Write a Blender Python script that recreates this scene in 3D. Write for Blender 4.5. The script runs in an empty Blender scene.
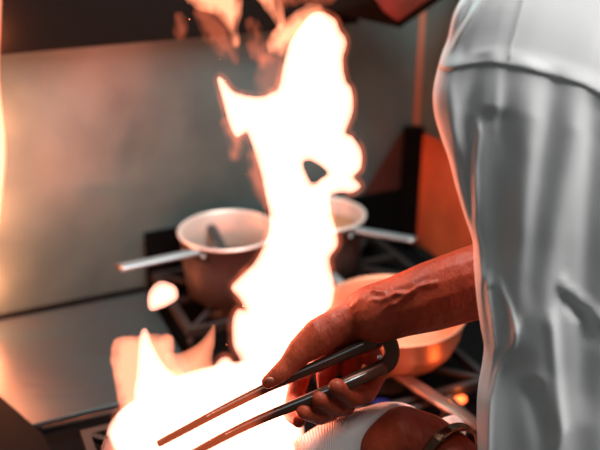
import bpy, bmesh, math, random
import numpy as np
from mathutils import Vector, Matrix, noise
random.seed(4)
R = math.radians
C = bpy.context.scene.collection
scn = bpy.context.scene

# ------------------------------------------------------------------ camera
F = 850.0
PITCH = R(24)
CAM = Vector((0, 0, 1.67))
cam = bpy.data.cameras.new('camera'); camo = bpy.data.objects.new('camera', cam); C.objects.link(camo)
cam.sensor_width = 36; cam.lens = 36 * F / 600
camo.location = CAM; camo.rotation_euler = (R(90) - PITCH, 0, 0)
cam.dof.use_dof = True; cam.dof.focus_distance = 0.95; cam.dof.aperture_fstop = 2.6
cam.clip_start = 0.02
scn.camera = camo
scn.view_settings.view_transform = 'Standard'; scn.view_settings.look = 'None'
scn.view_settings.exposure = 0.0; scn.view_settings.gamma = 1; scn.view_settings.use_curve_mapping = False

# ------------------------------------------------------------------ world and lights
w = bpy.data.worlds.new('world'); scn.world = w; w.use_nodes = True
w.node_tree.nodes['Background'].inputs[0].default_value = (0.9, 1.0, 0.98, 1)
w.node_tree.nodes['Background'].inputs[1].default_value = 0.10

def area(name, loc, target, size, size_y, power, col=(1, 1, 1)):
    l = bpy.data.lights.new(name, 'AREA'); l.shape = 'RECTANGLE'; l.size = size; l.size_y = size_y
    l.energy = power; l.color = col
    o = bpy.data.objects.new(name, l); C.objects.link(o); o.location = loc
    o.rotation_euler = (Vector(target) - Vector(loc)).to_track_quat('-Z', 'Y').to_euler()
    return o
def point(name, loc, power, col, rad):
    l = bpy.data.lights.new(name, 'POINT'); l.energy = power; l.color = col; l.shadow_soft_size = rad
    o = bpy.data.objects.new(name, l); C.objects.link(o); o.location = loc
    return o
# strip light on the kitchen ceiling, behind and to the right of the stove
area('ceiling_strip_light', (0.85, 0.58, 2.75), (0.42, 0.75, 1.45), 0.8, 1.3, 50, (1, 0.99, 0.98))
# cool fill light added above the range to keep the walls neutral
area('wall_fill_light', (0.0, 1.22, 2.2), (0.02, 1.50, 1.0), 0.5, 0.15, 14, (0.74, 1.0, 1.0))

# ------------------------------------------------------------------ helpers
FW = Vector((0, math.cos(PITCH), -math.sin(PITCH))); UP = Vector((0, math.sin(PITCH), math.cos(PITCH))); RT = Vector((1, 0, 0))
def ray(px, py): return FW + RT * ((px - 300) / F) + UP * ((225 - py) / F)
def at(px, py, d): return CAM + ray(px, py) * d
def atY(px, py, Y): r = ray(px, py); return CAM + r * (Y / r.y)
def atZ(px, py, Z): r = ray(px, py); return CAM + r * ((Z - CAM.z) / r.z)
U = Vector((math.cos(R(24)), math.sin(R(24)), 0)); V = Vector((math.sin(R(24)), -math.cos(R(24)), 0))
K = Vector((0.245, 1.709, 0))                       # the corner of the two steel walls
def W(a, b, z): return K - U * a + V * b + Vector((0, 0, z))     # a = left of the corner, b = out from the back wall

def mat(name, base, rough=0.5, metal=0.0, bump=None, var=None, **kw):
    m = bpy.data.materials.new(name); m.use_nodes = True; nt = m.node_tree; p = nt.nodes['Principled BSDF']
    p.inputs['Base Color'].default_value = (*base, 1); p.inputs['Roughness'].default_value = rough; p.inputs['Metallic'].default_value = metal
    for k, v in kw.items(): p.inputs[k].default_value = v
    tc = nt.nodes.new('ShaderNodeTexCoord')
    def nz(scale, stretch=(1, 1, 1), detail=4):
        mp = nt.nodes.new('ShaderNodeMapping'); mp.inputs['Scale'].default_value = stretch
        nt.links.new(tc.outputs['Object'], mp.inputs[0])
        n = nt.nodes.new('ShaderNodeTexNoise'); n.inputs['Scale'].default_value = scale; n.inputs['Detail'].default_value = detail
        nt.links.new(mp.outputs[0], n.inputs['Vector']); return n
    if var:                                        # (second colour, scale, stretch)
        n = nz(var[1], var[2]); r = nt.nodes.new('ShaderNodeValToRGB')
        r.color_ramp.elements[0].position = 0.35; r.color_ramp.elements[1].position = 0.68
        r.color_ramp.elements[0].color = (*base, 1); r.color_ramp.elements[1].color = (*var[0], 1)
        nt.links.new(n.outputs[0], r.inputs[0]); nt.links.new(r.outputs[0], p.inputs['Base Color'])
    if bump:                                       # (scale, stretch, strength, distance)
        n = nz(bump[0], bump[1]); b = nt.nodes.new('ShaderNodeBump'); b.inputs['Strength'].default_value = bump[2]; b.inputs['Distance'].default_value = bump[3]
        nt.links.new(n.outputs[0], b.inputs['Height']); nt.links.new(b.outputs[0], p.inputs['Normal'])
    return m
M = {}
M['wall'] = mat('brushed_wall_steel', (0.118, 0.180, 0.176), 0.36, 0.35, bump=(7, (1, 1, 0.5), 0.15, 0.03), var=((0.062, 0.10, 0.10), 5, (1, 1, 1)))
M['plate'] = mat('worn_plate_steel', (0.024, 0.045, 0.050), 0.36, 0.25, bump=(14, (1, 3, 1), 0.12, 0.01), var=((0.03, 0.038, 0.042), 9, (1, 2, 1)))
M['hood'] = mat('dark_hood_paint', (0.008, 0.006, 0.005), 0.6, 0.0, **{'Specular IOR Level': 0.04})
M['red'] = mat('red_painted_steel', (0.16, 0.008, 0.005), 0.5, 0.0, var=((0.03, 0.004, 0.003), 12, (1, 1, 1)))
M['orange_reflection'] = mat('painted_reflection_orange', (0.75, 0.15, 0.05), 0.5, 0.2, var=((0.40, 0.07, 0.025), 7, (1, 1, 1)))  # orange reflection in the wall steel, held as base colour
M['trim'] = mat('brown_corner_trim', (0.42, 0.17, 0.10), 0.5, 0.1)
M['black'] = mat('black_enamel', (0.004, 0.004, 0.004), 0.6, 0.0, **{'Specular IOR Level': 0.02})
M['brown'] = mat('painted_reflection_brown', (0.10, 0.030, 0.02), 0.5, 0.3, var=((0.06, 0.02, 0.014), 5, (1, 1, 1)))  # darker wall reflection, held as base colour
M['iron'] = mat('cast_iron', (0.010, 0.007, 0.006), 0.6, 0.0, bump=(150, (1, 1, 1), 0.3, 0.001))
M['steel'] = mat('pan_steel', (0.44, 0.52, 0.55), 0.3, 0.7, var=((0.34, 0.40, 0.42), 12, (1, 1, 1)))
M['alu'] = mat('pot_aluminium', (0.22, 0.17, 0.155), 0.38, 0.75, var=((0.09, 0.06, 0.05), 10, (1, 1, 1)))
M['potin'] = mat('pot_inside', (0.62, 0.50, 0.44), 0.45, 0.3, var=((0.5, 0.38, 0.32), 8, (1, 1, 1)))
M['rim'] = mat('polished_rim', (0.75, 0.66, 0.60), 0.3, 0.4)
M['broth'] = mat('broth', (0.42, 0.17, 0.08), 0.35)
M['sauce'] = mat('sauce', (0.16, 0.07, 0.03), 0.3)
M['copper'] = mat('copper_pan', (0.85, 0.40, 0.24), 0.4, 0.55, var=((0.7, 0.3, 0.17), 6, (1, 1, 1)))
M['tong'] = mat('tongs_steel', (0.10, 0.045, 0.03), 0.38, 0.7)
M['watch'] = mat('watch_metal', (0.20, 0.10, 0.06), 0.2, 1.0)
M['watchdark'] = mat('watch_leather', (0.03, 0.018, 0.014), 0.4)
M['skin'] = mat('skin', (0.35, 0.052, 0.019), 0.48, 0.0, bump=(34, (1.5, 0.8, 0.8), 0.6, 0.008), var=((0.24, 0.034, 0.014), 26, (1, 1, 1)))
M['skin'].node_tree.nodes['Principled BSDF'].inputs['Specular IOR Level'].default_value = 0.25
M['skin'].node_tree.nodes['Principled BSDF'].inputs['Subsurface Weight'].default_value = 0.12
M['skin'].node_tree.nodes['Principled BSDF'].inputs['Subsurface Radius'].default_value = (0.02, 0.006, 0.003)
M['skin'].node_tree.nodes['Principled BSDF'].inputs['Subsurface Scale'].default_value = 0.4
M['nail'] = mat('nail', (0.40, 0.12, 0.07), 0.4)
M['cloth'] = mat('jacket_cotton', (0.74, 0.74, 0.74), 1.0, 0.0, bump=(420, (1, 1, 1), 0.25, 0.0006), var=((0.68, 0.68, 0.68), 12, (1, 1, 1)), **{'Specular IOR Level': 0.0})
M['towel'] = mat('towel_cotton', (0.80, 0.76, 0.73), 0.95, 0.0)
M['trouser'] = mat('trouser_cloth', (0.03, 0.03, 0.035), 0.9)
M['hair'] = mat('hair', (0.03, 0.02, 0.015), 0.6)
M['floor'] = mat('floor_tile', (0.12, 0.10, 0.09), 0.6, var=((0.08, 0.07, 0.06), 5, (1, 1, 1)))
# waffle weave of the towel
nt = M['towel'].node_tree; tc = nt.nodes.new('ShaderNodeTexCoord'); wv = nt.nodes.new('ShaderNodeTexWave'); wv.inputs['Scale'].default_value = 75
nt.links.new(tc.outputs['UV'], wv.inputs['Vector']); b = nt.nodes.new('ShaderNodeBump'); b.inputs['Strength'].default_value = 0.7; b.inputs['Distance'].default_value = 0.002
nt.links.new(wv.outputs[0], b.inputs['Height']); nt.links.new(b.outputs[0], nt.nodes['Principled BSDF'].inputs['Normal']); wv.inputs['Scale'].default_value = 22

def emit_vol(name, col, s):
    m = bpy.data.materials.new(name); m.use_nodes = True; n = m.node_tree; n.nodes.remove(n.nodes['Principled BSDF'])
    e = n.nodes.new('ShaderNodeEmission'); e.inputs[0].default_value = (*col, 1); e.inputs[1].default_value = s
    n.links.new(e.outputs[0], n.nodes['Material Output'].inputs['Volume']); return m
M['fire'] = emit_vol('fire_white', (1.0, 0.41, 0.29), 160)
M['fire_soft'] = emit_vol('fire_salmon', (1.0, 0.29, 0.15), 80)
M['fire_faint'] = emit_vol('fire_faint', (1.0, 0.20, 0.09), 18)
M['tongs_glow'] = emit_vol('tongs_glow', (1.0, 0.17, 0.06), 9)
M['fire_blue'] = emit_vol('gas_blue', (0.22, 0.2, 1.0), 7)
M['fire_ember'] = emit_vol('gas_orange', (1.0, 0.13, 0.03), 300)

def obj(name, bm, m, parent=None, smooth=True, keep=False):
    me = bpy.data.meshes.new(name)
    if not keep: bmesh.ops.recalc_face_normals(bm, faces=bm.faces)
    if smooth:
        for f in bm.faces: f.smooth = True
    bm.to_mesh(me); bm.free(); me.materials.append(m)
    o = bpy.data.objects.new(name, me); C.objects.link(o)
    if parent:
        o.parent = parent
        o.matrix_parent_inverse = parent.matrix_basis.inverted()
    return o
def tag(o, label=None, cat=None, group=None, kind=None):
    if label: o['label'] = label
    if cat: o['category'] = cat
    if group: o['group'] = group
    if kind: o['kind'] = kind
    return o
def thing(name, loc, label, cat, group=None, rotz=0):
    o = bpy.data.objects.new(name, None); C.objects.link(o); o.location = loc; o.rotation_euler = (0, 0, rotz); o.empty_display_size = 0.05
    return tag(o, label, cat, group)
def struct(name, bm, m, smooth=False): return tag(obj(name, bm, m, smooth=smooth), kind='structure')
def prism(bm, pts, off):
    """closed slab from a polygon of points and an offset vector"""
    a = [bm.verts.new(p) for p in pts]; b = [bm.verts.new(Vector(p) + Vector(off)) for p in pts]; n = len(pts)
    bm.faces.new(a); bm.faces.new(b[::-1])
    for i in range(n): bm.faces.new((a[i], b[i], b[(i + 1) % n], a[(i + 1) % n]))
def box_w(bm, a0, a1, b0, b1, z0, z1):
    prism(bm, [W(a0, b0, z0), W(a1, b0, z0), W(a1, b1, z0), W(a0, b1, z0)], (0, 0, z1 - z0))
def bevel(bm, w_, seg=2): bmesh.ops.bevel(bm, geom=bm.edges[:], offset=w_, segments=seg, affect='EDGES', profile=0.5, clamp_overlap=True)
def lathe(bm, prof, n=48, cen=(0, 0, 0)):
    rings = []
    for r, z in prof:
        if r < 1e-5: rings.append([bm.verts.new((cen[0], cen[1], cen[2] + z))])
        else: rings.append([bm.verts.new((cen[0] + r * math.cos(2 * math.pi * i / n), cen[1] + r * math.sin(2 * math.pi * i / n), cen[2] + z)) for i in range(n)])
    for A, B in zip(rings, rings[1:]):
        for i in range(n):
            j = (i + 1) % n
            f = [v for v in (A[i % len(A)], A[j % len(A)], B[j % len(B)], B[i % len(B)])]
            f = list(dict.fromkeys(f))
            if len(f) > 2: bm.faces.new(f)
def frames(pts):
    """tangents and a steady normal along a path"""
    pts = [Vector(p) for p in pts]; T = []
    for i in range(len(pts)):
        T.append((pts[min(i + 1, len(pts) - 1)] - pts[max(i - 1, 0)]).normalized())
    return pts, T
def sweep(bm, pts, rw, rh=None, up=(0, 0, 1), n=14, power=2.0, cap=True):
    """tube of superelliptic section; rw across, rh along up"""
    pts, T = frames(pts); N = len(pts)
    rw = [rw] * N if not hasattr(rw, '__len__') else rw
    rh = rw if rh is None else ([rh] * N if not hasattr(rh, '__len__') else rh)
    rings = []
    for p, t, a, c in zip(pts, T, rw, rh):
        u = Vector(up) - t * t.dot(Vector(up)); u.normalize(); s = t.cross(u)
        ring = []
        for k in range(n):
            th = 2 * math.pi * k / n; x, y = math.cos(th), math.sin(th)
            x = math.copysign(abs(x) ** (2 / power), x); y = math.copysign(abs(y) ** (2 / power), y)
            ring.append(bm.verts.new(p + s * a * x + u * c * y))
        rings.append(ring)
    for A, B in zip(rings, rings[1:]):
        for k in range(n): bm.faces.new((A[k], A[(k + 1) % n], B[(k + 1) % n], B[k]))
    if cap: bm.faces.new(rings[0]); bm.faces.new(rings[-1][::-1])
def catmull(pts, sub=6):
    P = [np.array(p, float) for p in pts]; out = []
    for i in range(len(P) - 1):
        p0 = P[max(i - 1, 0)]; p1 = P[i]; p2 = P[i + 1]; p3 = P[min(i + 2, len(P) - 1)]
        for k in range(sub):
            t = k / sub
            out.append(0.5 * ((2 * p1) + (-p0 + p2) * t + (2 * p0 - 5 * p1 + 4 * p2 - p3) * t * t + (-p0 + 3 * p1 - 3 * p2 + p3) * t ** 3))
    out.append(P[-1]); return out
def ball(bm, c, r, sc=(1, 1, 1), rot=None, seg=20):
    g = bmesh.ops.create_uvsphere(bm, u_segments=seg, v_segments=seg // 2 + 2, radius=r)
    m = Matrix.Translation(Vector(c)) @ (rot.to_matrix().to_4x4() if rot else Matrix()) @ Matrix.Diagonal((*sc, 1))
    bmesh.ops.transform(bm, matrix=m, verts=g['verts'])

# ------------------------------------------------------------------ the room
bm = bmesh.new(); prism(bm, [(-2.4, -1.4, -0.05), (1.8, -1.4, -0.05), (1.8, 2.8, -0.05), (-2.4, 2.8, -0.05)], (0, 0, 0.05)); struct('floor', bm, M['floor'])
bm = bmesh.new(); box_w(bm, -0.03, 1.6, -0.04, 0, 0, 2.3); struct('wall_back', bm, M['wall'])
bm = bmesh.new(); box_w(bm, -0.04, -0.0, 0.0, 0.72, 0, 2.3); struct('wall_right', bm, M['wall'])
# black sealing strip where the wall meets the plate
bm = bmesh.new(); box_w(bm, 0.60, 1.5, 0.001, 0.007, 0.881, 0.888); struct('trim_1', bm, M['black'])
# corner trim, brown above and dark below
bm = bmesh.new(); box_w(bm, 0.001, 0.009, 0.001, 0.009, 1.14, 1.44); struct('trim_2', bm, M['trim'])
bm = bmesh.new(); box_w(bm, 0.001, 0.036, 0.001, 0.034, 0.882, 1.139); struct('trim_3', bm, M['black'])

# dark band of the extraction hood along the back wall
t = thing('extraction_hood', W(0.8, 0.02, 1.36), 'dark extraction hood above the back wall with a red sloping end beam', 'hood')
bm = bmesh.new(); box_w(bm, 0.16, 1.45, 0.002, 0.03, 1.365, 1.75); bevel(bm, 0.003, 2); obj('back_band', bm, M['hood'], t, smooth=False)
bm = bmesh.new()
q = [atY(262, 22, 1.55), atY(330, 12, 1.55), atY(400, 28, 1.55), atY(470, -20, 1.50), atY(470, -90, 1.50), atY(262, -90, 1.55)]
prism(bm, q, (0, 0.03, 0)); obj('corner_gusset', bm, M['hood'], t, smooth=False)
bm = bmesh.new()
q = [atY(372, -6, 1.50), atY(384, 12, 1.50), atY(398, 22, 1.50), atY(440, -8, 1.46), atY(450, -60, 1.45), atY(365, -60, 1.5)]
prism(bm, q, (0, 0.02, 0)); bevel(bm, 0.003, 2); tag(obj('end_beam', bm, M['red'], t, smooth=False), 'red painted sloping end beam')

# thin sheets added in the corner, the steel walls' orange reflections as colour
def sheet(name, pts, off, label, m='orange_reflection'):
    bm = bmesh.new(); prism(bm, pts, off); tag(obj(name, bm, M[m], smooth=False), label, 'painted reflection')
sheet('reflection_sheet', [W(0.037, 0.004, 0.884), W(0.037, 0.004, 1.13), W(0.045, 0.004, 1.125), W(0.15, 0.004, 0.97), W(0.15, 0.004, 0.884)], V * 0.002,
      'painted brown red reflection with a slanted top edge left of the dark corner post', 'brown')
sheet('reflection_sheet', [W(0.004, 0.035, 0.884), W(0.004, 0.035, 1.13), W(0.004, 0.11, 1.135), W(0.004, 0.16, 1.10), W(0.004, 0.30, 0.884)], -U * 0.002 ,
      'bright orange painted reflection between the dark corner post and the sleeve')

# ------------------------------------------------------------------ the range
t = thing('cooking_range', W(0.6, 0.36, 0), 'black cooking range under the pans with steel front rail', 'stove')
bm = bmesh.new(); box_w(bm, 0.002, 1.30, 0.002, 0.72, 0.001, 0.868); bevel(bm, 0.004, 1); obj('body', bm, M['black'], t, smooth=False)
bm = bmesh.new(); box_w(bm, 0.031, 0.595, 0.008, 0.011, 0.869, 1.005); bevel(bm, 0.001, 1); obj('wall_shade_panel', bm, M['black'], t, smooth=False)  # black panel added for the shade on the wall behind the pots
bm = bmesh.new(); sweep(bm, [W(0.85, 0.385, 0.892), W(0.60, 0.385, 0.892)], 0.005, n=12); obj('rail', bm, M['iron'], t)
bm = bmesh.new(); box_w(bm, 0.60, 1.28, 0.010, 0.35, 0.869, 0.881); bevel(bm, 0.002, 2)
tag(obj('griddle_plate', bm, M['plate'], smooth=False), 'flat worn steel plate on the range against the back wall, lit orange at its left', 'griddle')
# black upright at the lower left of the plate
bm = bmesh.new()
q = [atZ(-45, 352, 0.905), atZ(0, 396, 0.905), atZ(40, 431, 0.905), atZ(70, 475, 0.905), atZ(-45, 520, 0.905)]
prism(bm, q, (0, 0, -0.0225)); bevel(bm, 0.004, 2)
tag(obj('burner_cover', bm, M['black'], smooth=False), 'black enamel cover lying on the range left of the flaming pan', 'cover')

def grate(a0, b0, size, label, h=0.92):
    t = thing('burner_grate', W(a0 + size / 2, b0 + size / 2, 0.869), label, 'stove grate', 'cast iron grates of the range')
    bm = bmesh.new(); g = 0.006
    for s in (0, size - 2 * g): box_w(bm, a0 + s, a0 + s + 2 * g, b0, b0 + size, h - 0.016, h - 0.001)
    for s in (0, size - 2 * g): box_w(bm, a0 + 2 * g, a0 + size - 2 * g, b0 + s, b0 + s + 2 * g, h - 0.016, h - 0.001)
    obj('frame', bm, M['iron'], t, smooth=False)
    c = size / 2
    for k in range(8):
        an = k * math.pi / 4; ca, sa = math.cos(an), math.sin(an); L = (c - g) / max(abs(ca), abs(sa))
        bm = bmesh.new(); p0 = W(a0 + c + ca * 0.03, b0 + c + sa * 0.03, h - 0.007); p1 = W(a0 + c + ca * L, b0 + c + sa * L, h - 0.007)
        sweep(bm, [p0, p1], 0.005, 0.006, n=8, power=4); obj('finger', bm, M['iron'], t, smooth=False)
    for x in (a0 + g, a0 + size - g):
        for y in (b0 + g, b0 + size - g):
            bm = bmesh.new(); sweep(bm, [W(x, y, 0.869), W(x, y, h - 0.012)], 0.005, up=(1, 0, 0), n=8); obj('foot', bm, M['iron'], t)
    bm = bmesh.new(); cc = W(a0 + c, b0 + c, 0.8695); lathe(bm, [(0, 0), (0.045, 0), (0.045, 0.012), (0.03, 0.018), (0.03, 0.026), (0, 0.028)], 28, cc)
    tag(obj('gas_burner', bm, M['iron']), label.replace('grate', 'burner cap inside the grate'), 'burner', 'gas burners of the range')
grate(0.352, 0.012, 0.235, 'cast iron grate under the left saucepan')
grate(0.108, 0.012, 0.235, 'cast iron grate under the right saucepan')
grate(0.196, 0.330, 0.245, 'cast iron grate under the wide copper toned pan')
grate(0.550, 0.445, 0.255, 'cast iron grate under the flaming pan')
grate(0.28, 0.583, 0.135, 'small cast iron grate under the steel bar beside the watch')

# steel bar lying on the front grate
p0 = atZ(398, 374, 0.937); p1 = atZ(480, 428, 0.937)
bm = bmesh.new(); sweep(bm, [p0, p0.lerp(p1, .5), p1], 0.011, 0.004, n=12, power=5)
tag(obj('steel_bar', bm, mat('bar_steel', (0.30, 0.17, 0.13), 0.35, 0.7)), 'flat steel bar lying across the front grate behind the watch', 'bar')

# ------------------------------------------------------------------ saucepans
def saucepan(name, cen, r, h, hstart, hend, label, fill=.42, sm='sauce'):
    t = thing(name, cen, label, 'saucepan')
    cx, cy, cz = cen; bm = bmesh.new()
    lathe(bm, [(0, 0), (r * 0.84, 0), (r * 0.90, 0.005), (r * 0.97, h * 0.5), (r, h - 0.004), (r + 0.003, h), (r + 0.001, h + 0.003), (r - 0.004, h - 0.001), (r * 0.97 - 0.003, h * 0.5), (r * 0.9 - 0.003, 0.008), (0, 0.006)], 64, cen)
    bod = obj('pot', bm, M['alu'], t)
    bod.data.materials.append(M['potin'])
    for f in bod.data.polygons:
        c = f.center - Vector(cen)
        if c.z > 0.006 and (Vector((c.x, c.y)).dot(Vector((f.normal.x, f.normal.y))) < 0 or Vector((c.x, c.y)).length < r * 0.8 or f.normal.z > .8): f.material_index = 1
    bm = bmesh.new(); lathe(bm, [(0, 0), (r * 0.93, 0), (r * .93, .002), (0, 0.002)], 40, (cx, cy, cz + h * fill)); obj('sauce', bm, M[sm], t)
    bm = bmesh.new(); sweep(bm, [(cx + (r + .001) * math.cos(a), cy + (r + .001) * math.sin(a), cz + h + .002) for a in np.linspace(0, 2 * math.pi, 73)], .0034, .003, n=10); obj('rim', bm, M['rim'], t)
    hs, he = Vector(hstart), Vector(hend); c = Vector(cen); d = (hs - Vector((c.x, c.y, hs.z))).normalized()
    root = Vector((c.x, c.y, hs.z)) + d * (r - 0.002)
    path = catmull([root, hs, hs.lerp(he, 0.5), he], 6); n = len(path)
    bm = bmesh.new(); sweep(bm, path, [0.008 + 0.004 * (i / n) for i in range(n)], 0.0045, n=14, power=2.6); hd = obj('handle', bm, M['steel'], t)
    bm = bmesh.new(); ball(bm, he + Vector((0, 0, 0.002)), 0.006, (1, 1, 0.6)); obj('hanging_eye', bm, M['watch'], hd)
    side = Vector((-d.y, d.x, 0))
    bm = bmesh.new(); q = root - d * 0.0
    sweep(bm, [q - side * 0.022 - Vector((0, 0, 0.006)), q - Vector((0, 0, 0.006)) + d * 0.004, q + side * 0.022 - Vector((0, 0, 0.006))], 0.003, 0.012, n=12, power=3)
    br = obj('bracket', bm, M['iron'], t)
    for s in (-1, 1):
        bm = bmesh.new(); ball(bm, q + side * 0.014 * s + d * 0.005 - Vector((0, 0, 0.006)), 0.004); obj('rivet', bm, M['steel'], br)
    return t
cL = atZ(228, 231, 1.04); cL.z = 0.922
cR = atZ(322, 215, 1.03); cR.z = 0.922
saucepan('saucepan', cL, 0.086, 0.118, atZ(196, 252, 1.035), atZ(119, 268, 1.045), 'steel saucepan with a dark spoon in it, its handle pointing left')
saucepan('saucepan', cR, 0.080, 0.108, atZ(350, 229, 1.022), atZ(415, 240, 1.035), 'smaller saucepan behind the tall flame, its handle pointing right', .72, 'broth')
# spoon leaning in the left saucepan
s0 = at(210, 224, (cL - CAM).dot(FW) + 0.03); s1 = cL + Vector((0.004, -0.012, 0.058))
bm = bmesh.new(); pth = catmull([s1, s1.lerp(s0, .5), s0], 5); sweep(bm, pth, [.013, .013, .012, .011, .010, .009, .009, .009, .009, .009, .008], .003, n=12)
tag(obj('spoon', bm, M['iron']), 'dark spoon leaning inside the left saucepan', 'spoon')

# wide copper toned pan behind the arm
pc = atZ(393, 309, 1.0); pc.z = 0.922
t = thing('saute_pan', pc, 'wide copper toned pan behind the forearm, glowing orange', 'pan')
bm = bmesh.new(); r = 0.113; h = 0.078
lathe(bm, [(0, 0), (r * 0.62, 0), (r * 0.76, 0.006), (r * 0.88, 0.022), (r * 0.96, 0.045), (r, h - 0.003), (r + 0.003, h), (r + 0.001, h + 0.003), (r - 0.003, h), (r * 0.95 - 0.002, 0.045), (r * 0.86, 0.024), (r * 0.72, 0.010), (0, 0.005)], 72, pc)
obj('pan_body', bm, M['copper'], t)
hd = Vector((-0.55, 0.80, 0)).normalized()
bm = bmesh.new(); sweep(bm, [pc + hd * (r - .004) + Vector((0, 0, .06)), pc + hd * (r + .05) + Vector((0, 0, .07))], 0.009, 0.004, n=12); obj('handle', bm, M['steel'], t)

# ------------------------------------------------------------------ flaming pan
fp = atZ(203, 446, 0.965); fp.z = 0.922
t = thing('frying_pan', fp, 'steel frying pan in flames, its handle wrapped in a white towel', 'frying pan')
bm = bmesh.new(); r = 0.128; h = 0.045
lathe(bm, [(0, 0), (r * 0.74, 0), (r * 0.80, 0.004), (r * 0.92, 0.024), (r, h - 0.002), (r + 0.002, h), (r - 0.002, h), (r * 0.9, 0.024), (r * 0.78, 0.007), (0, 0.004)], 72, fp)
obj('pan_body', bm, M['iron'], t)
hp1 = at(420, 452, 1.04)
hroot = fp + Vector((r - 0.006, 0.0, 0.03)); 
bm = bmesh.new(); sweep(bm, catmull([hroot, hroot.lerp(hp1, .3) + Vector((0, 0, .008)), hp1], 6), 0.011, 0.006, n=14, power=3); obj('handle', bm, M['steel'], t)

# ------------------------------------------------------------------ flames: solid volumes that glow through their depth
def poly_dist(P, X, Y):
    P = np.array(P, float); n = len(P); D = np.full(X.shape, 1e9); ins = np.zeros(X.shape, bool)
    for i in range(n):
        x1, y1 = P[i]; x2, y2 = P[(i + 1) % n]; dx, dy = x2 - x1, y2 - y1; L = dx * dx + dy * dy + 1e-9
        t_ = np.clip(((X - x1) * dx + (Y - y1) * dy) / L, 0, 1)
        D = np.minimum(D, np.hypot(X - x1 - t_ * dx, Y - y1 - t_ * dy))
        c = ((y1 > Y) != (y2 > Y)) & (X < dx * (Y - y1) / (dy + 1e-12) + x1); ins ^= c
    return np.where(ins, D, -D)
def smooth_poly(P, sub=4):
    n = len(P); out = []
    for i in range(n):
        p0, p1, p2, p3 = [np.array(P[(i + k) % n], float) for k in (-1, 0, 1, 2)]
        for k in range(sub):
            s = k / sub
            out.append(0.5 * ((2 * p1) + (-p0 + p2) * s + (2 * p0 - 5 * p1 + 4 * p2 - p3) * s * s + (-p0 + 3 * p1 - 3 * p2 + p3) * s ** 3))
    return out
def flame(outline, m, Y, name='flame', label=None, parent=None, holes=(), step=2.0, pw=0.6, cap=17, fat=1.0, seed=0, lean=0.0, grow=1.5, wa=2.2):
    S = smooth_poly(outline); xs = [p[0] for p in S]; ys = [p[1] for p in S]
    mg = step * 2 + grow + wa; gx = np.arange(min(xs) - mg, max(xs) + mg, step); gy = np.arange(min(ys) - mg, max(ys) + mg, step)
    X, Yy = np.meshgrid(gx, gy)
    wob = np.array([[noise.noise((x * .06, y * .045, seed)) * wa + noise.noise((x * .15, y * .10, seed + 3)) * wa * .5 for x in gx] for y in gy])
    D = poly_dist(S, X, Yy) + grow
    for hpoly in holes: D = np.minimum(D, -poly_dist(smooth_poly(hpoly), X, Yy))
    if not holes: D = D + wob * (.5 if wa > 4 else 0)
    D = np.where(D > 0, np.maximum(D + wob * np.clip(D / 6, 0, 1), 0.05), D)
    bm = bmesh.new(); fr = {}; bk = {}
    GY, GX = np.gradient(D, step)
    def vert(j, i, s):
        dd = max(D[j, i], 0.0); x, y = gx[i], gy[j]
        if D[j, i] <= 0:                       # pull rim points onto the outline
            gl = GX[j, i] ** 2 + GY[j, i] ** 2 + 0.15; k = min(-D[j, i], 2.5 * step)
            x += GX[j, i] * k / gl; y += GY[j, i] * k / gl
        if dd <= 0 and s < 0: return vert(j, i, 1)
        store = fr if s > 0 else bk
        if (j, i) not in store:
            hh = fat * (min(dd, cap) / 12.0) ** pw * 12.0 / F
            mid = Y + 0.03 * noise.noise((x * .018, y * .018, seed + 7)) + lean * (225 - y) / F
            p = atY(x, y, mid); store[(j, i)] = bm.verts.new(p - ray(x, y).normalized() * hh * s)
        return store[(j, i)]
    for j in range(len(gy) - 1):
        for i in range(len(gx) - 1):
            q = [(j, i), (j, i + 1), (j + 1, i + 1), (j + 1, i)]
            if sum(D[a] > 0 for a in q) < 1: continue
            f1 = [vert(*a, 1) for a in q][::-1]; f2 = [vert(*a, -1) for a in q]
            bm.faces.new(f1)
            if set(f1) != set(f2): bm.faces.new(f2)
    o = obj(name, bm, m, parent, keep=True)
    return o
YF = 0.945
fire = thing('fire', (fp.x, fp.y, fp.z + 0.02), 'tall white and orange blaze rising from the frying pan', 'fire')
main = [(218, 80), (222, 79), (232, 91), (246, 96), (262, 97), (272, 93), (279, 88), (283, 70), (287, 52), (292, 40), (300, 28), (310, 16), (318, 12), (326, 14), (335, 20), (339, 30), (346, 42), (342, 60), (345, 80), (351, 90), (352, 112), (345, 132), (353, 138), (361, 152), (360, 168), (353, 177), (360, 186), (352, 192), (340, 192), (330, 196), (331, 212),
        (336, 232), (337, 245), (329, 258), (331, 272), (334, 288), (331, 306), (322, 325), (305, 340), (298, 356), (290, 366), (276, 378), (270, 392), (292, 398), (295, 412), (290, 424), (270, 430), (240, 432), (160, 431), (128, 428), (118, 420),
        (118, 414), (127, 406), (145, 396), (172, 382), (200, 378), (212, 370), (220, 360), (228, 358), (236, 366), (241, 360), (234, 345), (233, 322), (238, 310), (246, 310), (240, 298), (232, 288), (240, 278), (254, 264), (263, 248), (269, 232), (270, 215), (266, 195), (262, 175), (256, 155), (248, 133),
        (242, 134), (236, 136), (229, 122), (224, 102)]
flame(main, M['fire'], YF, 'flame_column', parent=fire, holes=([(304, 164), (312, 162), (326, 172), (320, 178), (312, 182)],))
flame([(113, 347), (118, 339), (134, 337), (150, 334), (167, 335), (174, 345), (178, 366), (196, 385), (190, 402), (150, 408), (124, 412), (117, 392), (112, 368)], M['fire_soft'], YF, 'flame_tongue', parent=fire, seed=3, fat=.9, pw=.6, wa=4.5, cap=12)
flame([(140, 338), (144, 329), (148, 333), (153, 348), (166, 368), (190, 388), (205, 402), (160, 410), (136, 402), (138, 370)], M['fire'], YF - .01, 'flame_tongue', parent=fire, seed=5, fat=.9)
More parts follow.
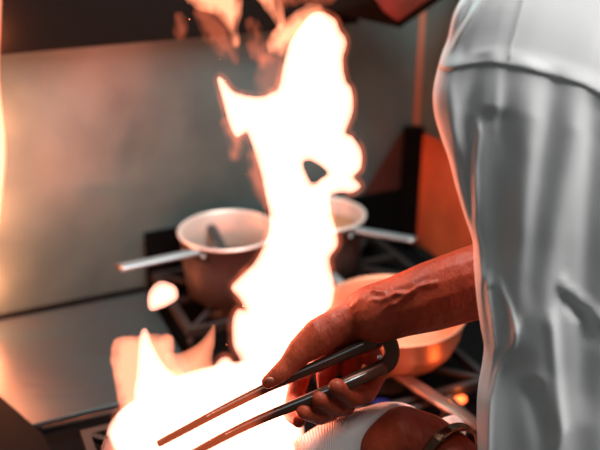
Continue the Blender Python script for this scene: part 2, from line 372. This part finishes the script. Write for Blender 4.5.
flame([(166, 356), (180, 354), (199, 344), (211, 330), (214, 326), (214, 342), (211, 360), (214, 380), (182, 396)], M['fire_soft'], YF, 'flame_tongue', parent=fire, seed=6, fat=.7, pw=.5)
flame([(148, 302), (150, 291), (159, 282), (168, 283), (176, 288), (177, 298), (169, 304), (160, 308), (151, 310)], M['fire'], YF, 'flame_tongue', parent=fire, seed=8)
flame([(186, -2), (196, -14), (240, -14), (240, 8), (238, 26), (240, 42), (234, 46), (228, 30), (218, 15), (205, 11), (194, 6)], M['fire_soft'], YF, 'flame_tongue', parent=fire, seed=9, pw=1.0, cap=14, wa=5, grow=2.5)
flame([(252, -12), (272, -12), (282, 8), (284, 26), (279, 31), (270, 16), (262, 4)], M['fire_soft'], YF, 'flame_tongue', parent=fire, seed=10, pw=1.0, cap=14, wa=5, grow=2.5)
flame([(268, 48), (272, 34), (288, 18), (300, 8), (313, 4), (322, 9), (324, 24), (312, 40), (290, 46), (282, 56)], M['fire_soft'], YF, 'flame_tongue', parent=fire, seed=11, pw=1.0, cap=14, wa=5, grow=2.5)
flame([(196, 8), (214, 10), (232, 30), (238, 60), (228, 62), (214, 50), (202, 34)], M['fire_faint'], YF + .01, 'flame_or_glow_wisp', parent=fire, seed=12, fat=.8, wa=6, grow=3, pw=1.1, cap=12)
flame([(248, 20), (262, 26), (266, 46), (260, 60), (250, 50)], M['fire_faint'], YF + .01, 'flame_or_glow_wisp', parent=fire, seed=13, wa=6, grow=3, pw=1.1, cap=12)
flame([(258, 60), (266, 52), (278, 42), (286, 30), (284, 48), (276, 60), (262, 68)], M['fire_faint'], YF + .01, 'flame_or_glow_wisp', parent=fire, seed=14, fat=1.3, wa=6, grow=3, pw=1.1, cap=12)
flame([(276, -12), (340, -12), (330, 4), (300, 2), (284, 12), (280, 34), (276, 20)], M['fire_faint'], YF + .01, 'flame_or_glow_wisp', parent=fire, seed=15, wa=6, grow=3, pw=1.1, cap=12)
flame([(224, 120), (246, 130), (246, 142), (238, 160), (229, 158), (227, 140)], M['fire_faint'], YF, 'flame_or_glow_wisp', parent=fire, seed=16, wa=6, grow=3, pw=1.1, cap=12)
flame([(262, 60), (290, 50), (290, 100), (268, 104), (256, 96)], M['fire_faint'], YF + .01, 'flame_or_glow_wisp', parent=fire, seed=17, fat=.5, wa=6, grow=3, pw=1.1, cap=12)
flame([(176, 14), (186, 18), (188, 34), (180, 38), (175, 28)], M['fire_faint'], YF + .01, 'flame_or_glow_wisp', parent=fire, seed=18, fat=.7, wa=6, grow=3, pw=1.1, cap=12)
flame([(250, 150), (264, 160), (270, 200), (262, 204), (250, 184)], M['fire_faint'], YF, 'flame_or_glow_wisp', parent=fire, seed=19, wa=6, grow=3, pw=1.1, cap=12)
flame([(108, 448), (108, 432), (114, 419), (128, 406), (150, 392), (180, 376), (215, 366), (250, 362), (282, 372), (296, 392), (302, 420), (300, 452), (270, 457), (200, 458), (130, 458), (110, 455)], M['fire'], .90, 'flame_base', parent=fire, seed=21)
flame(main, M['fire_faint'], YF + .004, 'flame_fringe', parent=fire, holes=([(302, 162), (312, 160), (329, 172), (321, 180), (311, 185)],), seed=31, grow=7, wa=9, pw=1.0, cap=9, fat=1.2)
flame([(120, 440), (150, 418), (190, 402), (230, 390), (256, 386), (262, 396), (268, 404), (276, 412), (262, 424), (270, 450), (240, 470), (140, 470)], M['tongs_glow'], .80, 'flame_or_glow_wisp', parent=fire, seed=41, wa=5, pw=.8, cap=14, fat=1.2)  # thin glow added in front to lift the dark tongs towards orange
# light the blaze throws
point('blaze_light', atY(300, 120, YF), 0.25, (1, 0.20, 0.06), 0.02)
point('blaze_light', atY(290, 300, YF), 3.0, (1, 0.12, 0.035), 0.02)
point('blaze_light', atY(190, 425, YF), 3.0, (1, 0.12, 0.035), 0.02)
# gas flame glowing between the grates
fb = atZ(459, 399, 0.90)
bm = bmesh.new(); ball(bm, fb, 0.010, (1.3, 1, .8)); tag(obj('burner_flame', bm, M['fire_ember']), 'small orange burner flame glowing beside the sleeve, behind the steel bar', 'flame')
point('burner_flame_light', fb + Vector((0, 0, .02)), 0.12, (1, 0.20, 0.05), 0.01)
bm = bmesh.new(); ball(bm, atZ(381, 403, 0.935) , 0.010, (1.6, 1, .7));  tag(obj('gas_flame', bm, M['fire_blue']), 'faint blue gas flame behind the towel', 'flame')

# glowing column and lamps added at the left edge to brighten the wall
nb = W(0.915, 0.06, 0.9)
t = thing('left_glow', nb, 'tall added glow at the left edge in front of the steel wall', 'fire')
bm = bmesh.new(); sweep(bm, catmull([nb + Vector((0, 0, z)) + U * x for z, x in ((0.0, 0), (.1, .015), (.2, .03), (.32, .06), (.44, .075), (.58, .11))], 5), [.016 + .020 * math.sin(math.pi * min(1, (i + 2) / 26)) for i in range(26)], up=(1, 0, 0), n=16)
obj('glow_body', bm, M['fire_soft'], t)
for z in (0.05, 0.2, 0.35, 0.5): point('left_glow_light', nb + Vector((0, 0, z)) + U * (z * .18 - .004) - V * .02, 4.5 if z < .1 else 2.6, (1, 0.26, 0.105), 0.012)

# ------------------------------------------------------------------ tongs
t = thing('tongs', at(388, 356, .985), 'dark steel tongs held in the hand, tips in the flames', 'tongs')
def strap_path(px): return [at(x, y, d) for x, y, d in px]
up_arm = catmull(strap_path([(374, 340, .985), (340, 356, .985), (300, 373, .985), (268, 387, .99), (220, 411, 1.02), (160, 443, 1.07)]), 5)
lo_arm = catmull(strap_path([(384, 366, .985), (350, 382, .965), (312, 398, .965), (270, 415, .98), (235, 431, 1.01), (195, 452, 1.06)]), 5)
tn = lambda L, a, b: [a + (b - a) * i / (len(L) - 1) for i in range(len(L))]
for nm, L in (('upper_arm', up_arm), ('lower_arm', lo_arm)):
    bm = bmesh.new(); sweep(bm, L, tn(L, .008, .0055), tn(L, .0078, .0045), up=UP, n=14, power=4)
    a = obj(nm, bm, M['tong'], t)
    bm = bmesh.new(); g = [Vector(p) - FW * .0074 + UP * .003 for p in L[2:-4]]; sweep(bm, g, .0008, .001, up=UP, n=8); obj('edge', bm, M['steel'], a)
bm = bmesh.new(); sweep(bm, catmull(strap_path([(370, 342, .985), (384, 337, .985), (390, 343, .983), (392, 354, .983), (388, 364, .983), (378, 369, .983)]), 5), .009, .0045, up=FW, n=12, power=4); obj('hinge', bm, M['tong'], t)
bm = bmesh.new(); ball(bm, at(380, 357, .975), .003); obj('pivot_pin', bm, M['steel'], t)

# ------------------------------------------------------------------ the cook
person = thing('person', (0.40, 0.66, 0), 'cook in a white jacket seen from behind, tongs in one hand, wristwatch on the other', 'person')
def cone(bm, p0, r0, p1, r1, n=16):
    p0, p1 = Vector(p0), Vector(p1); ax = p1 - p0; L = ax.length
    if L < 1e-6: return
    k = 6; pts = []; rr = []
    for i in range(k + 1): th = math.pi / 2 * i / k; pts.append(p0 - ax / L * r0 * math.cos(th)); rr.append(max(r0 * math.sin(th), 1e-4))
    for i in range(k + 1): th = math.pi / 2 * i / k; pts.append(p1 + ax / L * r1 * math.sin(th)); rr.append(max(r1 * math.cos(th), 1e-4))
    up = Vector((0, 0, 1)) if abs(ax.normalized().z) < .9 else Vector((1, 0, 0))
    sweep(bm, pts, rr, up=up, n=n)
def chain(bm, pts):
    """pts: (Vector, radius)"""
    for (a, ra), (b_, rb) in zip(pts, pts[1:]): cone(bm, a, ra, b_, rb)
def pxc(L): return [(at(x, y, d), r * d / F) for x, y, r, d in L]
bm = bmesh.new()
# torso, neck, head
chain(bm, [(Vector((.42, .80, .98)), .045), (Vector((.41, .81, 1.15)), .055), (Vector((.41, .84, 1.38)), .055)])
chain(bm, [(Vector((.27, .85, 1.42)), .04), (Vector((.42, .85, 1.47)), .05), (Vector((.57, .86, 1.42)), .04)])
chain(bm, [(Vector((.42, .86, 1.48)), .052), (Vector((.415, .88, 1.60)), .052)])
hc = Vector((.41, .905, 1.70))
ball(bm, hc, .1, (.80, 1.0, 1.15), seg=28); ball(bm, hc + Vector((-.02, .04, -.06)), .065, (.85, .9, .8))
nose = hc + Vector((-.012, .104, -.015)); cone(bm, nose + Vector((0, -.01, .03)), .009, nose + Vector((0, .012, -.012)), .013)
for s in (-1, 1): ball(bm, hc + Vector((.08 * s, 0, -.015)), .026, (.35, .7, 1.1))
chain(bm, [(nose + Vector((-.022, -.012, -.045)), .007), (nose + Vector((0, -.004, -.046)), .008), (nose + Vector((.022, -.012, -.045)), .007)])
# legs under the trousers
# right upper arm and forearm (behind the body), hand with the tongs
elbow = at(560, 262, 1.0)
chain(bm, [(Vector((.57, .86, 1.42)), .042), (elbow, .044)])
chain(bm, pxc([(560, 262, 40, 1.0), (500, 276, 40, .97), (470, 284, 37, .97), (430, 297, 35, .98), (398, 307, 31, .985), (375, 314, 30, .99)]))
chain(bm, pxc([(375, 311, 27, 1.0), (350, 322, 24, 1.005), (325, 338, 20, 1.01)]))
chain(bm, pxc([(380, 322, 22, 1.0), (366, 338, 17, 1.01), (345, 345, 15, 1.015)]))
# raised veins and tendons on the wrist and forearm
ARM = [(470, 284, 37, .97), (430, 297, 35, .98), (398, 307, 31, .985), (375, 313, 29, .99), (350, 322, 24, 1.0), (325, 338, 20, 1.005)]
def on_arm(x, y, r):
    best = None
    for a, b_ in zip(ARM, ARM[1:]):
        for k in range(11):
            c = [a[q] + (b_[q] - a[q]) * k / 10 for q in range(4)]; dd = math.hypot(x - c[0], y - c[1])
            if best is None or dd < best[0]: best = (dd, c)
    dd, c = best
    return (x, y, r, c[3] - math.sqrt(max(c[2] ** 2 - dd ** 2, 0)) * c[3] / F + .0008)
for vn in ([(436, 283), (420, 286), (408, 294), (396, 293), (384, 300), (372, 300), (360, 308), (352, 306)], [(408, 294), (398, 303), (388, 306), (379, 314), (370, 313)], [(390, 300), (383, 292), (372, 290)],
           [(372, 300), (368, 312), (360, 322), (352, 328)], [(386, 322), (380, 330), (372, 334)], [(396, 318), (390, 328), (384, 336)], [(346, 312), (340, 322), (334, 334)], [(358, 316), (350, 322), (344, 334)], [(450, 300), (432, 306), (416, 308), (402, 316)]):
    chain(bm, pxc([on_arm(x, y, 1.9) for x, y in vn]))
# thumb
chain(bm, pxc([(350, 318, 17, .99), (320, 336, 19, .985), (302, 350, 14.5, .98), (288, 366, 10.5, .975), (279, 374, 9.5, .972), (268, 382, 7, .972)]))
# four fingers wrapping behind and under the tongs
chain(bm, pxc([(366, 342, 11, 1.02), (379, 372, 9.5, 1.04), (366, 394, 10, 1.02), (352, 398, 9.6, .985), (337, 387, 9, .955)]))
chain(bm, pxc([(352, 345, 11, 1.025), (352, 376, 10, 1.05), (346, 406, 10, 1.03), (336, 408, 9.6, .99), (320, 399, 9, .96)]))
chain(bm, pxc([(338, 346, 11, 1.025), (326, 376, 10, 1.055), (330, 412, 9.6, 1.03), (320, 416, 9.2, .99), (304, 411, 8.6, .965)]))
chain(bm, pxc([(324, 346, 11, 1.02), (302, 372, 10, 1.05), (294, 400, 9.2, 1.05), (292, 414, 8.6, 1.02), (299, 421, 7, .99)]))
# left arm under the sleeve, wrist with the watch, hand on the towel
chain(bm, [(Vector((.27, .85, 1.42)), .042), (Vector((.31, .79, 1.16)), .038)])
chain(bm, [(Vector((.31, .79, 1.16)), .038)] + pxc([(500, 515, 36, .93), (475, 490, 34, .95), (447, 460, 31, .985)]))
chain(bm, pxc([(447, 460, 31, .985), (425, 444, 31, 1.0), (404, 436, 30, 1.01), (385, 446, 27, 1.01)]))
chain(bm, pxc([(430, 462, 26, .99), (400, 460, 24, 1.0)]))
for (x, y) in ((396, 424), (388, 436), (382, 448), (384, 462)):
    chain(bm, pxc([(x + 12, y + 4, 13, 1.01), (x - 8, y + 10, 10.5, 1.02), (x - 14, y + 28, 9, 1.04), (x - 2, y + 36, 8, 1.06)]))
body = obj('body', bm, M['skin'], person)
rm = body.modifiers.new('union', 'REMESH'); rm.mode = 'VOXEL'; rm.voxel_size = 0.0021; rm.use_smooth_shade = True
sm = body.modifiers.new('soften', 'SMOOTH'); sm.iterations = 4; sm.factor = 0.5
# thumbnail
bm = bmesh.new(); ball(bm, at(270, 380, .964), .004, (1.4, .5, .9)); obj('thumbnail', bm, M['nail'], person)
bm = bmesh.new(); ball(bm, hc + Vector((0, -.02, .03)), .108, (.82, .98, 1.0), seg=28); obj('hair', bm, M['hair'], person)
# trousers
bm = bmesh.new()
for x in (.31, .52):
    chain(bm, [(Vector((x, .79, .90)), .058), (Vector((x, .74, .52)), .056), (Vector((x, .68, .10)), .048)])
obj('trousers', bm, M['trouser'], person)
for x in (.31, .52):
    bm = bmesh.new(); chain(bm, [(Vector((x, .64, .05)), .046), (Vector((x - .02, .76, .04)), .038)]); obj('shoe', bm, M['black'], person)

# jacket: lofted, pointed sections, with hanging folds
outl = [(640, -74, .82), (600, -64, .82), (555, -54, .82), (515, -40, .815), (492, -24, .81), (476, -8, .81), (462, 8, .805), (454, 22, .80), (450, 36, .80), (447, 50, .80), (441, 66, .80), (436, 84, .80), (432.5, 104, .795), (434, 124, .79), (441, 148, .785), (448, 168, .78), (455, 195, .775),
        (464, 225, .765), (472, 250, .76), (474, 280, .75), (477, 310, .74), (481, 335, .73), (484, 352, .725), (482, 372, .72), (478, 395, .71), (477, 420, .70), (478, 450, .69), (480, 490, .68), (482, 560, .67), (484, 640, .66)]
rows = catmull([(p[0], p[1], p[2]) for p in outl], 5)
P0 = [atY(x, y, .80 - max(0, min(y, 450) - 60) * .00016) for x, y, Y in rows]
ZS = atY(439, 72, .80).z                       # height of the yoke seam
def g(x, c, s): return math.exp(-((x - c) / s) ** 2)
NSEG = 460
def proj(p):
    v = p - CAM; d = v.dot(FW); return 300 + F * v.x / d, 225 - F * v.dot(UP) / d
FOLDS = [  # height in m (plus = towards the viewer), width, then the run of the fold down the cloth
    (-.014, 9, [(66, 486), (100, 474), (150, 464), (200, 462), (230, 466)]),
    (.007, 6, [(70, 452), (100, 448), (140, 452), (170, 462)]),
    (-.010, 14, [(140, 492), (200, 492), (300, 496), (340, 505), (460, 512), (600, 515)]),
    (.004, 5, [(75, 497), (150, 494)]), (-.005, 8, [(72, 508), (120, 504), (160, 500)]),
    (.013, 13, [(85, 532), (150, 525), (220, 522), (300, 520), (350, 512)]),
    (-.009, 9, [(90, 558), (150, 547), (230, 534), (300, 526)]),
    (.013, 14, [(95, 577), (150, 568), (230, 552), (300, 542), (380, 538), (430, 552), (600, 560)]),
    (-.010, 10, [(105, 598), (160, 592), (230, 588), (300, 585), (400, 585)]),
    (.010, 14, [(110, 625), (250, 610), (400, 600), (600, 600)]), (-.010, 12, [(120, 655), (600, 640)]), (.010, 14, [(120, 685), (600, 670)]),
    (-.016, 9, [(395, 532), (415, 538), (440, 545), (470, 548)]), (.010, 6, [(330, 548), (400, 556), (430, 560), (450, 552)]),
    (-.012, 8, [(312, 565), (322, 575), (330, 590)]), (.010, 6, [(300, 560), (308, 578), (318, 594)]),
    (.0045, 2.2, [(150, 477), (180, 474), (240, 475), (290, 480)]), (-.004, 4, [(150, 470), (200, 468), (240, 472)]),
    (.005, 2.2, [(296, 486), (325, 491), (352, 494), (372, 490), (395, 484)]), (-.004, 3, [(300, 482), (340, 487)]),
    (.005, 2.5, [(283, 480), (292, 490), (300, 500), (318, 508), (336, 512)]), (.006, 4, [(336, 514), (352, 508), (370, 498), (400, 488), (460, 486)]),
    (.005, 3, [(-20, 500), (20, 478), (45, 460), (66, 444)]), (-.006, 4, [(-20, 490), (10, 474), (40, 456), (60, 444)]), (-.004, 5, [(0, 490), (30, 478), (60, 462)]),
]
def fold(px, py, low):
    f = 0
    for amp, wd, L in FOLDS:
        if (L[-1][0] < 70) == low: continue
        if py < L[0][0] - 25 or py > L[-1][0] + 25: continue
        x = float(np.interp(py, [a[0] for a in L], [a[1] for a in L]))
        e = max(0, 1 - max(0, L[0][0] - py) / 12, ) * max(0, 1 - max(0, py - L[-1][0]) / 25)
        f += (0.95 if wd < 5 else 0.48) * amp * e * math.exp(-((px - x) / (wd * 1.15)) ** 2)
    return f
def near_pt(L, th, XR, zz):
    """near (camera) side for th in 0..pi, far side for pi..2pi"""
    a = (XR - L.x) / 2; xc = L.x + a; s = math.sin(th); x = xc - a * math.cos(th)
    drop = min(1, max(0, (1.575 - zz) / (1.575 - ZS)))
    if s >= 0:
        k = x - L.x; dn = ZS - zz
        bb = (0.010 * (1 - math.exp(-k / .002)) + 0.035 * s ** 1.3) * drop ** 0.75 + (.02 * s) * drop ** .4
        y = L.y - bb
        px, py = proj(Vector((x, y, zz)))
        y -= fold(px, py, dn > -.004) * min(1, max(0, k / .008)) * (min(1, max(0.25, (dn + .01) / .05)) if dn > -.004 else 1)
        y -= .0012 * noise.noise((k * 22, zz * 7, 1)) * min(1, k / .02)
    else:
        y = L.y + 0.13 * drop ** .6 * abs(s) ** 1.2
    sh = float(np.interp(max(x - L.x, 0) , [0, .02, .04, .07, .12, .17, .25, .4], [-.009, -.016, -.021, -.018, -.006, .020, .045, .05])) * (min(1, max(0, (zz - 1.1) / .2)))
    return Vector((x, y, zz - sh))
def loft(sel, off=0.0, name='jacket', m=None, close=True, th0=0.0, th1=2 * math.pi):
    bm = bmesh.new(); rings = []
    for L in sel:
        XR = .64 if L.z < 1.46 else .64 - (L.z - 1.46) * 1.1
        XR = max(XR, L.x + .04)
        ring = []
        n = NSEG
        for k in range(n):
            u_ = k / n; th = math.pi * (u_ / .8) ** 1.0 if u_ < .8 else math.pi * (1 + (u_ - .8) / .2)
            p = near_pt(L, th, XR, L.z)
            if off: p = p + Vector((-.6, -1, .3)).normalized() * off * max(0, math.sin(th)) ** .3 if math.sin(th) > 0 else p
            ring.append(bm.verts.new(p))
        rings.append(ring)
    for A, B in zip(rings, rings[1:]):
        for k in range(NSEG): bm.faces.new((A[k], A[(k + 1) % NSEG], B[(k + 1) % NSEG], B[k]))
    if close: bm.faces.new(rings[0]); bm.faces.new(rings[-1][::-1])
    return obj(name, bm, m or M['cloth'], person)
low = [p for p in P0 if p.z <= ZS + .004]; high = [p for p in P0 if p.z >= ZS - .004]
jk = loft(low, 0, 'jacket')
yk = loft(high, .0015, 'jacket_yoke')
bm = bmesh.new(); chain(bm, [(Vector((.32, .77, 1.14)), .052)] + pxc([(510, 525, 46, .92), (494, 508, 42, .935)])); obj('sleeve', bm, M['cloth'], person)
bm = bmesh.new(); lathe(bm, [(.058, 0), (.064, .0), (.060, .04), (.056, .045), (.053, .04), (.055, 0)], 40, (.42, .865, 1.515)); obj('collar', bm, M['cloth'], person)
# raised seams
seamp = []
XR = .64
Lz = atY(439, 72, .80)
for k in range(2, 60): 
    p = near_pt(Vector((Lz.x, Lz.y, ZS)), math.pi * k / 110, XR, ZS - .006); seamp.append(p + Vector((-.2, -1, .2)).normalized() * .0022)
bm = bmesh.new(); sweep(bm, seamp, .0009, n=8); obj('yoke_seam', bm, M['cloth'], jk)
sp = []
for i in range(14):
    zz = ZS + .001 + i * (.085 / 13)
    L = min(high, key=lambda p: abs(p.z - zz)); XR_ = max(.64 if zz < 1.46 else .64 - (zz - 1.46) * 1.1, L.x + .04)
    tgt = .188 + i * .0015; a = (XR_ - L.x) / 2; c = (L.x + a - tgt) / a
    if abs(c) < 1: p = near_pt(L, math.acos(c), XR_, zz); sp.append(p + Vector((-.6, -1, .3)).normalized() * .004)
bm = bmesh.new(); sweep(bm, sp, .0007, n=8, up=(1, 0, 0)); obj('armhole_seam', bm, M['cloth'], yk)

# wristwatch
axis = (at(475, 492, .94) - at(425, 447, 1.0)).normalized(); wc = at(447, 456, .985)
wt = bpy.data.objects.new('wristwatch', None); C.objects.link(wt); wt.location = wc; wt.parent = person; wt.matrix_parent_inverse = person.matrix_basis.inverted(); wt['label'] = 'metal wristwatch on the left wrist'
e1 = axis.cross(FW).normalized(); e2 = axis.cross(e1).normalized()
def hoop(a0, a1, r, rw, rh, m, name):
    bm = bmesh.new(); pts = [wc + (e1 * math.cos(x) + e2 * math.sin(x)) * r for x in np.linspace(a0, a1, 40)]
    T = frames(pts); 
    rings = []
    for p in pts:
        o = (p - wc).normalized(); rings.append([bm.verts.new(p + axis * rw * sx + o * rh * sy) for sx, sy in ((-1, -1), (-1, .6), (-.7, 1), (.7, 1), (1, .6), (1, -1))])
    for A, B in zip(rings, rings[1:]):
        for k in range(6): bm.faces.new((A[k], A[(k + 1) % 6], B[(k + 1) % 6], B[k]))
    bm.faces.new(rings[0]); bm.faces.new(rings[-1][::-1])
    return obj(name, bm, m, wt, smooth=False)
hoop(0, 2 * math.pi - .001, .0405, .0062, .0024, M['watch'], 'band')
q = wc + (e1 * math.cos(-2.0) + e2 * math.sin(-2.0)) * .041
on = (q - wc).normalized(); bm = bmesh.new(); lathe(bm, [(0, 0), (.017, 0), (.018, .003), (.016, .007), (0, .0075)], 32)
bmesh.ops.transform(bm, matrix=Matrix.Translation(q) @ on.to_track_quat('Z', 'Y').to_matrix().to_4x4(), verts=bm.verts); obj('watch_case', bm, M['watch'], wt)

# ------------------------------------------------------------------ towel round the handle
def towel(cols, label):
    bm = bmesh.new(); uvl = bm.loops.layers.uv.new('UVMap'); rows_ = []
    for j, row in enumerate(cols): rows_.append([bm.verts.new(at(*p)) for p in catmull(row, 6)])
    n = len(rows_[0])
    G = [catmull([tuple(r[i].co) for r in rows_], 6) for i in range(n)]
    bm.free(); bm = bmesh.new(); uvl = bm.loops.layers.uv.new('UVMap')
    Vv = [[bm.verts.new(Vector(p) + Vector((0, 0, 1)) * .002 * noise.noise((i * .25, j * .3, 2))) for j, p in enumerate(col)] for i, col in enumerate(G)]
    for i in range(n - 1):
        for j in range(len(Vv[0]) - 1):
            f = bm.faces.new((Vv[i][j], Vv[i + 1][j], Vv[i + 1][j + 1], Vv[i][j + 1]))
            for l, (a, c) in zip(f.loops, ((i, j), (i + 1, j), (i + 1, j + 1), (i, j + 1))): l[uvl].uv = (a / n, c / len(Vv[0]))
    o = tag(obj('towel', bm, M['towel']), label, 'towel'); s = o.modifiers.new('thick', 'SOLIDIFY'); s.thickness = .004; s.offset = -1
    return o
towel([[(292, 442, 1.05), (335, 416, 1.05), (372, 405, 1.05), (398, 402, 1.05), (416, 408, 1.05)],
       [(294, 446, 1.03), (335, 424, 1.02), (370, 412, 1.02), (392, 408, 1.02), (408, 414, 1.03)],
       [(298, 456, 1.01), (335, 440, 1.00), (362, 430, 1.0), (380, 424, 1.01), (395, 425, 1.02)],
       [(302, 480, 1.01), (335, 475, 1.0), (355, 470, 1.0), (372, 465, 1.01), (385, 460, 1.02)]], 'white ribbed towel wrapped round the pan handle under the watch hand')
towel([[(432, 425, 1.06), (441, 419, 1.06), (452, 415, 1.06), (462, 419, 1.06), (467, 427, 1.06)],
       [(432, 428, 1.04), (442, 425, 1.045), (452, 423, 1.045), (461, 425, 1.045), (466, 430, 1.04)],
       [(432, 440, 1.03), (442, 438, 1.03), (452, 436, 1.03), (461, 438, 1.03), (465, 442, 1.03)]], 'small white cloth corner poking up behind the wristwatch')
